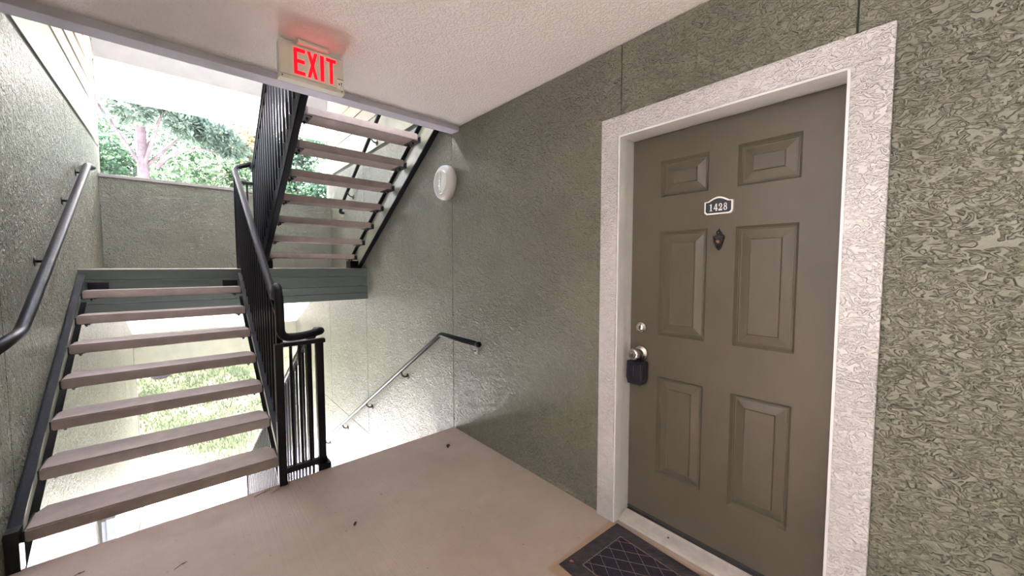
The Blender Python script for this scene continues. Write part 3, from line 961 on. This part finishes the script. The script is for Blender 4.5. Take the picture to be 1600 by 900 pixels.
LT = {
 'E': (.215, .385, [[(0, 0), (.30, 0), (.30, 1), (0, 1)], [(0.28, .86), (1, .86), (1, 1), (.28, 1)], [(.28, .44), (.95, .44), (.95, .58), (.28, .58)], [(.28, 0), (1, 0), (1, .14), (.28, .14)]]),
 'X': (.415, .575, [[(0, 0), (.30, 0), (1, 1), (.70, 1)], [(.70, 0), (1, 0), (.30, 1), (0, 1)]]),
 'I': (.615, .675, [[(0, 0), (1, 0), (1, 1), (0, 1)]]),
 'T': (.710, .870, [[(.34, 0), (.66, 0), (.66, 1), (.34, 1)], [(0, .86), (1, .86), (1, 1), (0, 1)]]),
}
for ch, (u0, u1, polys) in LT.items():
    bm = bmesh.new()
    for q in polys:
        add_prism(bm, [(sx(u0 + a * (u1 - u0)), sz(.90 - b * .80)) for a, b in q], 'y', EY0 - 0.0012, EY0 + 0.003)
    obj('letter', bm, 'exit_red', ex)
stk = obj('sticker', box(sx(.885), sx(.985), EY0 - 0.0012, EY0 + 0.001, sz(1.02), sz(.66)), 'white_print', ex)
stk['label'] = 'white inspection sticker'
bm = bmesh.new()
for (u0, u1, v0, v1) in ((.885, .985, .66, .68), (.885, .985, 1.0, 1.02), (.90, .925, .80, .815), (.91, .93, .82, .86), (.945, .965, .77, .80), (.95, .958, .80, .90)):
    add_box(bm, sx(u0), sx(u1), EY0 - 0.0018, EY0 - 0.001, sz(v1), sz(v0))
obj('sticker_print', bm, 'dark_print', stk)
# ------------------------------------------------------------------ round wall lamp
wl = thing('wall_light', 'round white wall light with ribbed lens on the right stucco wall', 'light', (XR, 3.06, 2.29))
c = (XR, 3.06, 2.293)
obj('base', lathe([(0.0, 0.0), (0.158, 0.0), (0.158, 0.035), (0.150, 0.060), (0.136, 0.070), (0.110, 0.070), (0.0, 0.066)], c, '-x', 48), 'lamp', wl)
prof = [(0.108, 0.066)]
r = 0.106
while r > 0.02:
    prof += [(r, 0.080), (r - 0.008, 0.084), (r - 0.012, 0.078)]
    r -= 0.014
prof += [(0.0, 0.084)]
obj('lens', lathe(prof, c, '-x', 40), 'lens', wl)
bm = box(XR - 0.090, XR - 0.076, 3.06 - 0.020, 3.06 + 0.020, 2.293 - 0.098, 2.293 + 0.098, 0.004)
obj('lens_band', bm, 'lens', wl)
for k in range(7):
    z = 2.293 - 0.078 + k * 0.026
    obj('lens_bead', lathe([(0.010, 0.086), (0.008, 0.094), (0.0, 0.097)], (XR, 3.06, z), '-x', 10), 'lens', wl)

# ------------------------------------------------------------------ electric box low on the left wall
eb = thing('junction_box', 'grey electric box low on the left wall under the first tread', 'electric box', (XL, 5.55, -1.35))
obj('cover', box(XL + 0.03, XL + 0.10, 5.50, 5.86, -1.36, -1.06, 0.006), 'box_grey', eb)
obj('back_box', box(XL, XL + 0.03, 5.52, 5.84, -1.34, -1.08), 'box_grey', eb)

# ------------------------------------------------------------------ litter on the floor
def leaf(name, label, loc, ln, w, rot, m, z=0.004, group=None):
    bm = bmesh.new()
    pts = []
    n = 6
    top = []
    for k in range(n + 1):
        t = k / n
        ww = w * math.sin(math.pi * min(1, t * 0.96 + 0.02)) ** 0.8
        cz_ = 0.25 * w * math.sin(t * 3.0)
        top.append((bm.verts.new((t * ln, -ww, cz_ + 0.3 * w)), bm.verts.new((t * ln, 0, cz_)), bm.verts.new((t * ln, ww, cz_ + 0.25 * w))))
    for a, b in zip(top, top[1:]):
        bm.faces.new((a[0], b[0], b[1], a[1]))
        bm.faces.new((a[1], b[1], b[2], a[2]))
    mt = Matrix.Translation(Vector(loc) + Vector((0, 0, z))) @ Matrix.Rotation(rot, 4, 'Z')
    for v in bm.verts:
        v.co = mt @ v.co
    bmesh.ops.solidify(bm, geom=bm.faces[:], thickness=0.0012)
    return tag(obj(name, bm, m, None, at=loc), label, 'leaf', group)
leaf('fallen_leaf', 'tiny red dry leaf lying on the border of the doormat', (1.452, 1.175, 0.009), 0.022, 0.008, 2.2, 'leaf_red', 0.001)
leaf('fallen_leaf', 'curled tan leaf on the floor edge beside the first newel post', (0.392, 2.895, 0), 0.085, 0.017, 0.7, 'leaf_tan')
leaf('fallen_leaf', 'small brown leaf scrap near the middle of the walkway floor', (0.70, 2.20, 0), 0.040, 0.008, 0.9, 'twig')
leaf('fallen_leaf', 'dark leaf scrap on the floor below the right wall handrail', (1.62, 2.66, 0), 0.055, 0.016, 0.9, 'twig')
def twig(label, p, q):
    p, q = Vector(p), Vector(q)
    m = (p + q) / 2 + Vector((0.006, 0.008, 0.002))
    bm = tube([p, m, q], [0.0014, 0.0018, 0.001], 6)
    mm = (p * 0.4 + q * 0.6)
    add_tube(bm, [mm, mm + Vector((0.02, 0.004, 0.004))], 0.0015, 5)
    return tag(obj('twig', bm, 'twig', None, at=tuple(p)), label, 'twig')
twig('short brown twig on the floor in front of the lower flight', (-0.085, 2.47, 0.004), (-0.035, 2.495, 0.004))
twig('thin brown twig beside the curled tan leaf at the floor edge', (0.30, 2.915, 0.004), (0.40, 2.945, 0.004))
twig('short dark twig on the floor near the left stringer foot', (-0.47, 2.73, 0.004), (-0.42, 2.75, 0.004))

# ------------------------------------------------------------------ trees
def blob_leaves(blobs, n, size, rnd, needle=False):
    bm = bmesh.new()
    tot = sum(b[3] ** 2 for b in blobs)
    for (bx, by, bz, br) in blobs:
        cnt = int(n * br ** 2 / tot)
        for _ in range(cnt):
            d = Vector((rnd.gauss(0, 1), rnd.gauss(0, 1), rnd.gauss(0, 1))).normalized()
            rr = br * (0.55 + 0.5 * rnd.random())
            p = Vector((bx, by, bz)) + Vector((d.x * rr, d.y * rr, d.z * rr * 0.8))
            a = Vector((rnd.gauss(0, 1), rnd.gauss(0, 1), rnd.gauss(0, 0.6))).normalized()
            b = a.cross(Vector((rnd.gauss(0, 1), rnd.gauss(0, 1), rnd.gauss(0, 1)))).normalized()
            s = size * (0.6 + 0.8 * rnd.random())
            w = s * (0.18 if needle else 0.45)
            if needle:
                a = (d + a * 0.6).normalized()
                b = a.cross(Vector((0, 0, 1))).normalized()
            v = [bm.verts.new(p - a * s * 0.5), bm.verts.new(p + b * w), bm.verts.new(p + a * s * 0.5), bm.verts.new(p - b * w)]
            bm.faces.new(v)
    return bm

def tree(name, label, x, y, h, spread, m, seed, trunk=0.14, low=0.12, n=12000, leaf_size=0.14, cat='tree', needle=False, bare=False):
    rnd = random.Random(seed)
    zg = lawn_z(y) - 0.12
    h = h + (ZG - 0.15) - zg
    t = thing(name, label, cat, (x, y, zg))
    top = zg + h
    pts, rad = [], []
    for k in range(8):
        f = k / 7
        pts.append((x + 0.25 * math.sin(f * 3 + seed) * f, y + 0.2 * math.sin(f * 2.3 + seed * 2) * f, zg + f * h * 0.92))
        rad.append(trunk * (1 - 0.75 * f) + 0.01)
    tb = tube(pts, rad, 10)
    blobs = []
    nb_ = 22
    for k in range(nb_):
        f = low + (1 - low) * (k + 0.5) / nb_
        an = rnd.random() * 6.28
        env = math.sin(math.pi * min(1, 0.15 + 0.85 * (f - low) / (1 - low))) ** 0.6
        rr = spread * env * (0.35 + 0.65 * rnd.random())
        bz = zg + f * h
        bx, by = x + rr * math.cos(an), y + rr * math.sin(an)
        blobs.append((bx, by, bz, spread * (0.26 + 0.22 * rnd.random())))
        if k % 2 == 0:
            i = min(7, max(1, int((f - 0.08) / 0.92 * 7)))
            add_tube(tb, [pts[i], ((pts[i][0] + bx) / 2, (pts[i][1] + by) / 2, (pts[i][2] + bz) / 2 + 0.25), (bx, by, bz)], [rad[i] * 0.45, rad[i] * 0.3, 0.012], 6)
    obj('trunk', tb, 'bark', t)
    fo = obj('foliage', blob_leaves(blobs, n, leaf_size, rnd, needle), m, t, recalc=False)
    fo['kind'] = 'stuff'
    return t
# the pine whose mauve trunk shows through the opening, with its one bent bough
pine = tree('pine_tree', 'tall pine with a bare mauve trunk above the parapet', -0.62, 16.0, 13.5, 2.2, 'leaf_b', 3, 0.22, 0.62, 4500, 0.22, 'tree', True)
bg_bough = tube(fillet([(-0.45, 15.9, 4.55), (-0.1, 15.6, 5.0), (0.4, 15.4, 5.2), (1.1, 15.3, 5.15)], 0.2), [0.07] * 8 + [0.05] * 7 + [0.02], 8) if False else tube([(-0.45, 15.9, 4.55), (-0.2, 15.7, 4.85), (0.15, 15.5, 5.08), (0.6, 15.4, 5.18), (1.2, 15.3, 5.10)], [0.07, 0.06, 0.05, 0.04, 0.02], 8)
obj('bough', bg_bough, 'bark', pine)
nd = obj('foliage', blob_leaves([(0.3, 15.2, 5.75, 0.55), (0.9, 15.2, 5.65, 0.55), (1.35, 15.2, 5.35, 0.5), (-0.9, 15.4, 6.1, 0.6), (0.0, 15.3, 6.3, 0.5)], 3200, 0.22, random.Random(5), True), 'leaf_b', pine, recalc=False)
nd['kind'] = 'stuff'
tree('broadleaf_tree', 'light green broadleaf tree left of the pine trunk', -3.0, 19.0, 9.5, 2.9, 'leaf_a', 11, 0.16, 0.2)
tree('broadleaf_tree', 'light green broadleaf tree right of the pine trunk behind its bough', 1.2, 20.0, 9.3, 2.8, 'leaf_a', 12, 0.16, 0.2)
tree('broadleaf_tree', 'deep green tree behind the upper railing', 3.9, 18.5, 10.5, 2.4, 'leaf_d', 13, 0.16, 0.2)
tree('broadleaf_tree', 'yellowing tree between the pine bough and the upper railing', 2.7, 21.5, 11.0, 2.0, 'leaf_c', 14, 0.14, 0.25, 7000)
tree('broadleaf_tree', 'deep green tree far behind the pine trunk', -1.2, 25.0, 11.5, 3.4, 'leaf_d', 15, 0.18, 0.2)
tree('broadleaf_tree', 'tall light green tree outside seen behind the upper treads', 7.2, 21.0, 12.0, 3.4, 'leaf_a', 16, 0.18, 0.2)
tree('shrub', 'low bushy shrub just above the parapet cap', 0.6, 17.0, 8.0, 1.7, 'leaf_a', 17, 0.08, 0.25, 7000, 0.11, 'shrub')
tree('shrub', 'low bushy shrub at the left end of the parapet cap', -1.9, 17.6, 8.4, 1.7, 'leaf_d', 18, 0.08, 0.25, 7000, 0.11, 'shrub')
tree('shrub', 'low bushy shrub behind the lower flight railing', 2.9, 17.4, 8.2, 1.6, 'leaf_a', 19, 0.08, 0.25, 7000, 0.11, 'shrub')

tree('broadleaf_tree', 'wide deep green tree closing the view far left beyond the parapet', -4.4, 27.0, 13.5, 3.6, 'leaf_d', 21, 0.2, 0.12, 12000, 0.17)
tree('broadleaf_tree', 'wide light green tree closing the view far behind the pine bough', 2.2, 28.0, 13.5, 3.8, 'leaf_a', 22, 0.2, 0.12, 12000, 0.17)
tree('broadleaf_tree', 'wide deep green tree far behind the upper railing and treads', 6.4, 28.5, 13.5, 3.8, 'leaf_d', 23, 0.2, 0.12, 12000, 0.17)
# grass blades on the strip of lawn that shows under the landing
rnd = random.Random(42)
bm = bmesh.new()
for _ in range(26000):
    x = rnd.uniform(-5.0, 5.5)
    y = 10.4 + 9.0 * rnd.random() ** 1.3
    j = (y - 10.35) / 3.2
    z = lawn_z(y) - 0.02
    hgt = rnd.uniform(0.05, 0.14) * (1.4 if (math.sin(x * 2.1) + math.sin(y * 1.7 + x)) > 0.6 else 0.8)
    a = rnd.random() * 6.28
    w = 0.018
    dx, dy = math.cos(a) * w, math.sin(a) * w
    lx, ly = rnd.gauss(0, 0.04), rnd.gauss(0, 0.04)
    bm.faces.new((bm.verts.new((x - dx, y - dy, z - 0.03)), bm.verts.new((x + dx, y + dy, z - 0.03)), bm.verts.new((x + lx, y + ly, z + hgt))))
gr = obj('grass', bm, 'blade', None, recalc=False)
gr['kind'] = 'stuff'
tag(gr, 'sparse sunlit grass growing on the lawn below', 'grass')
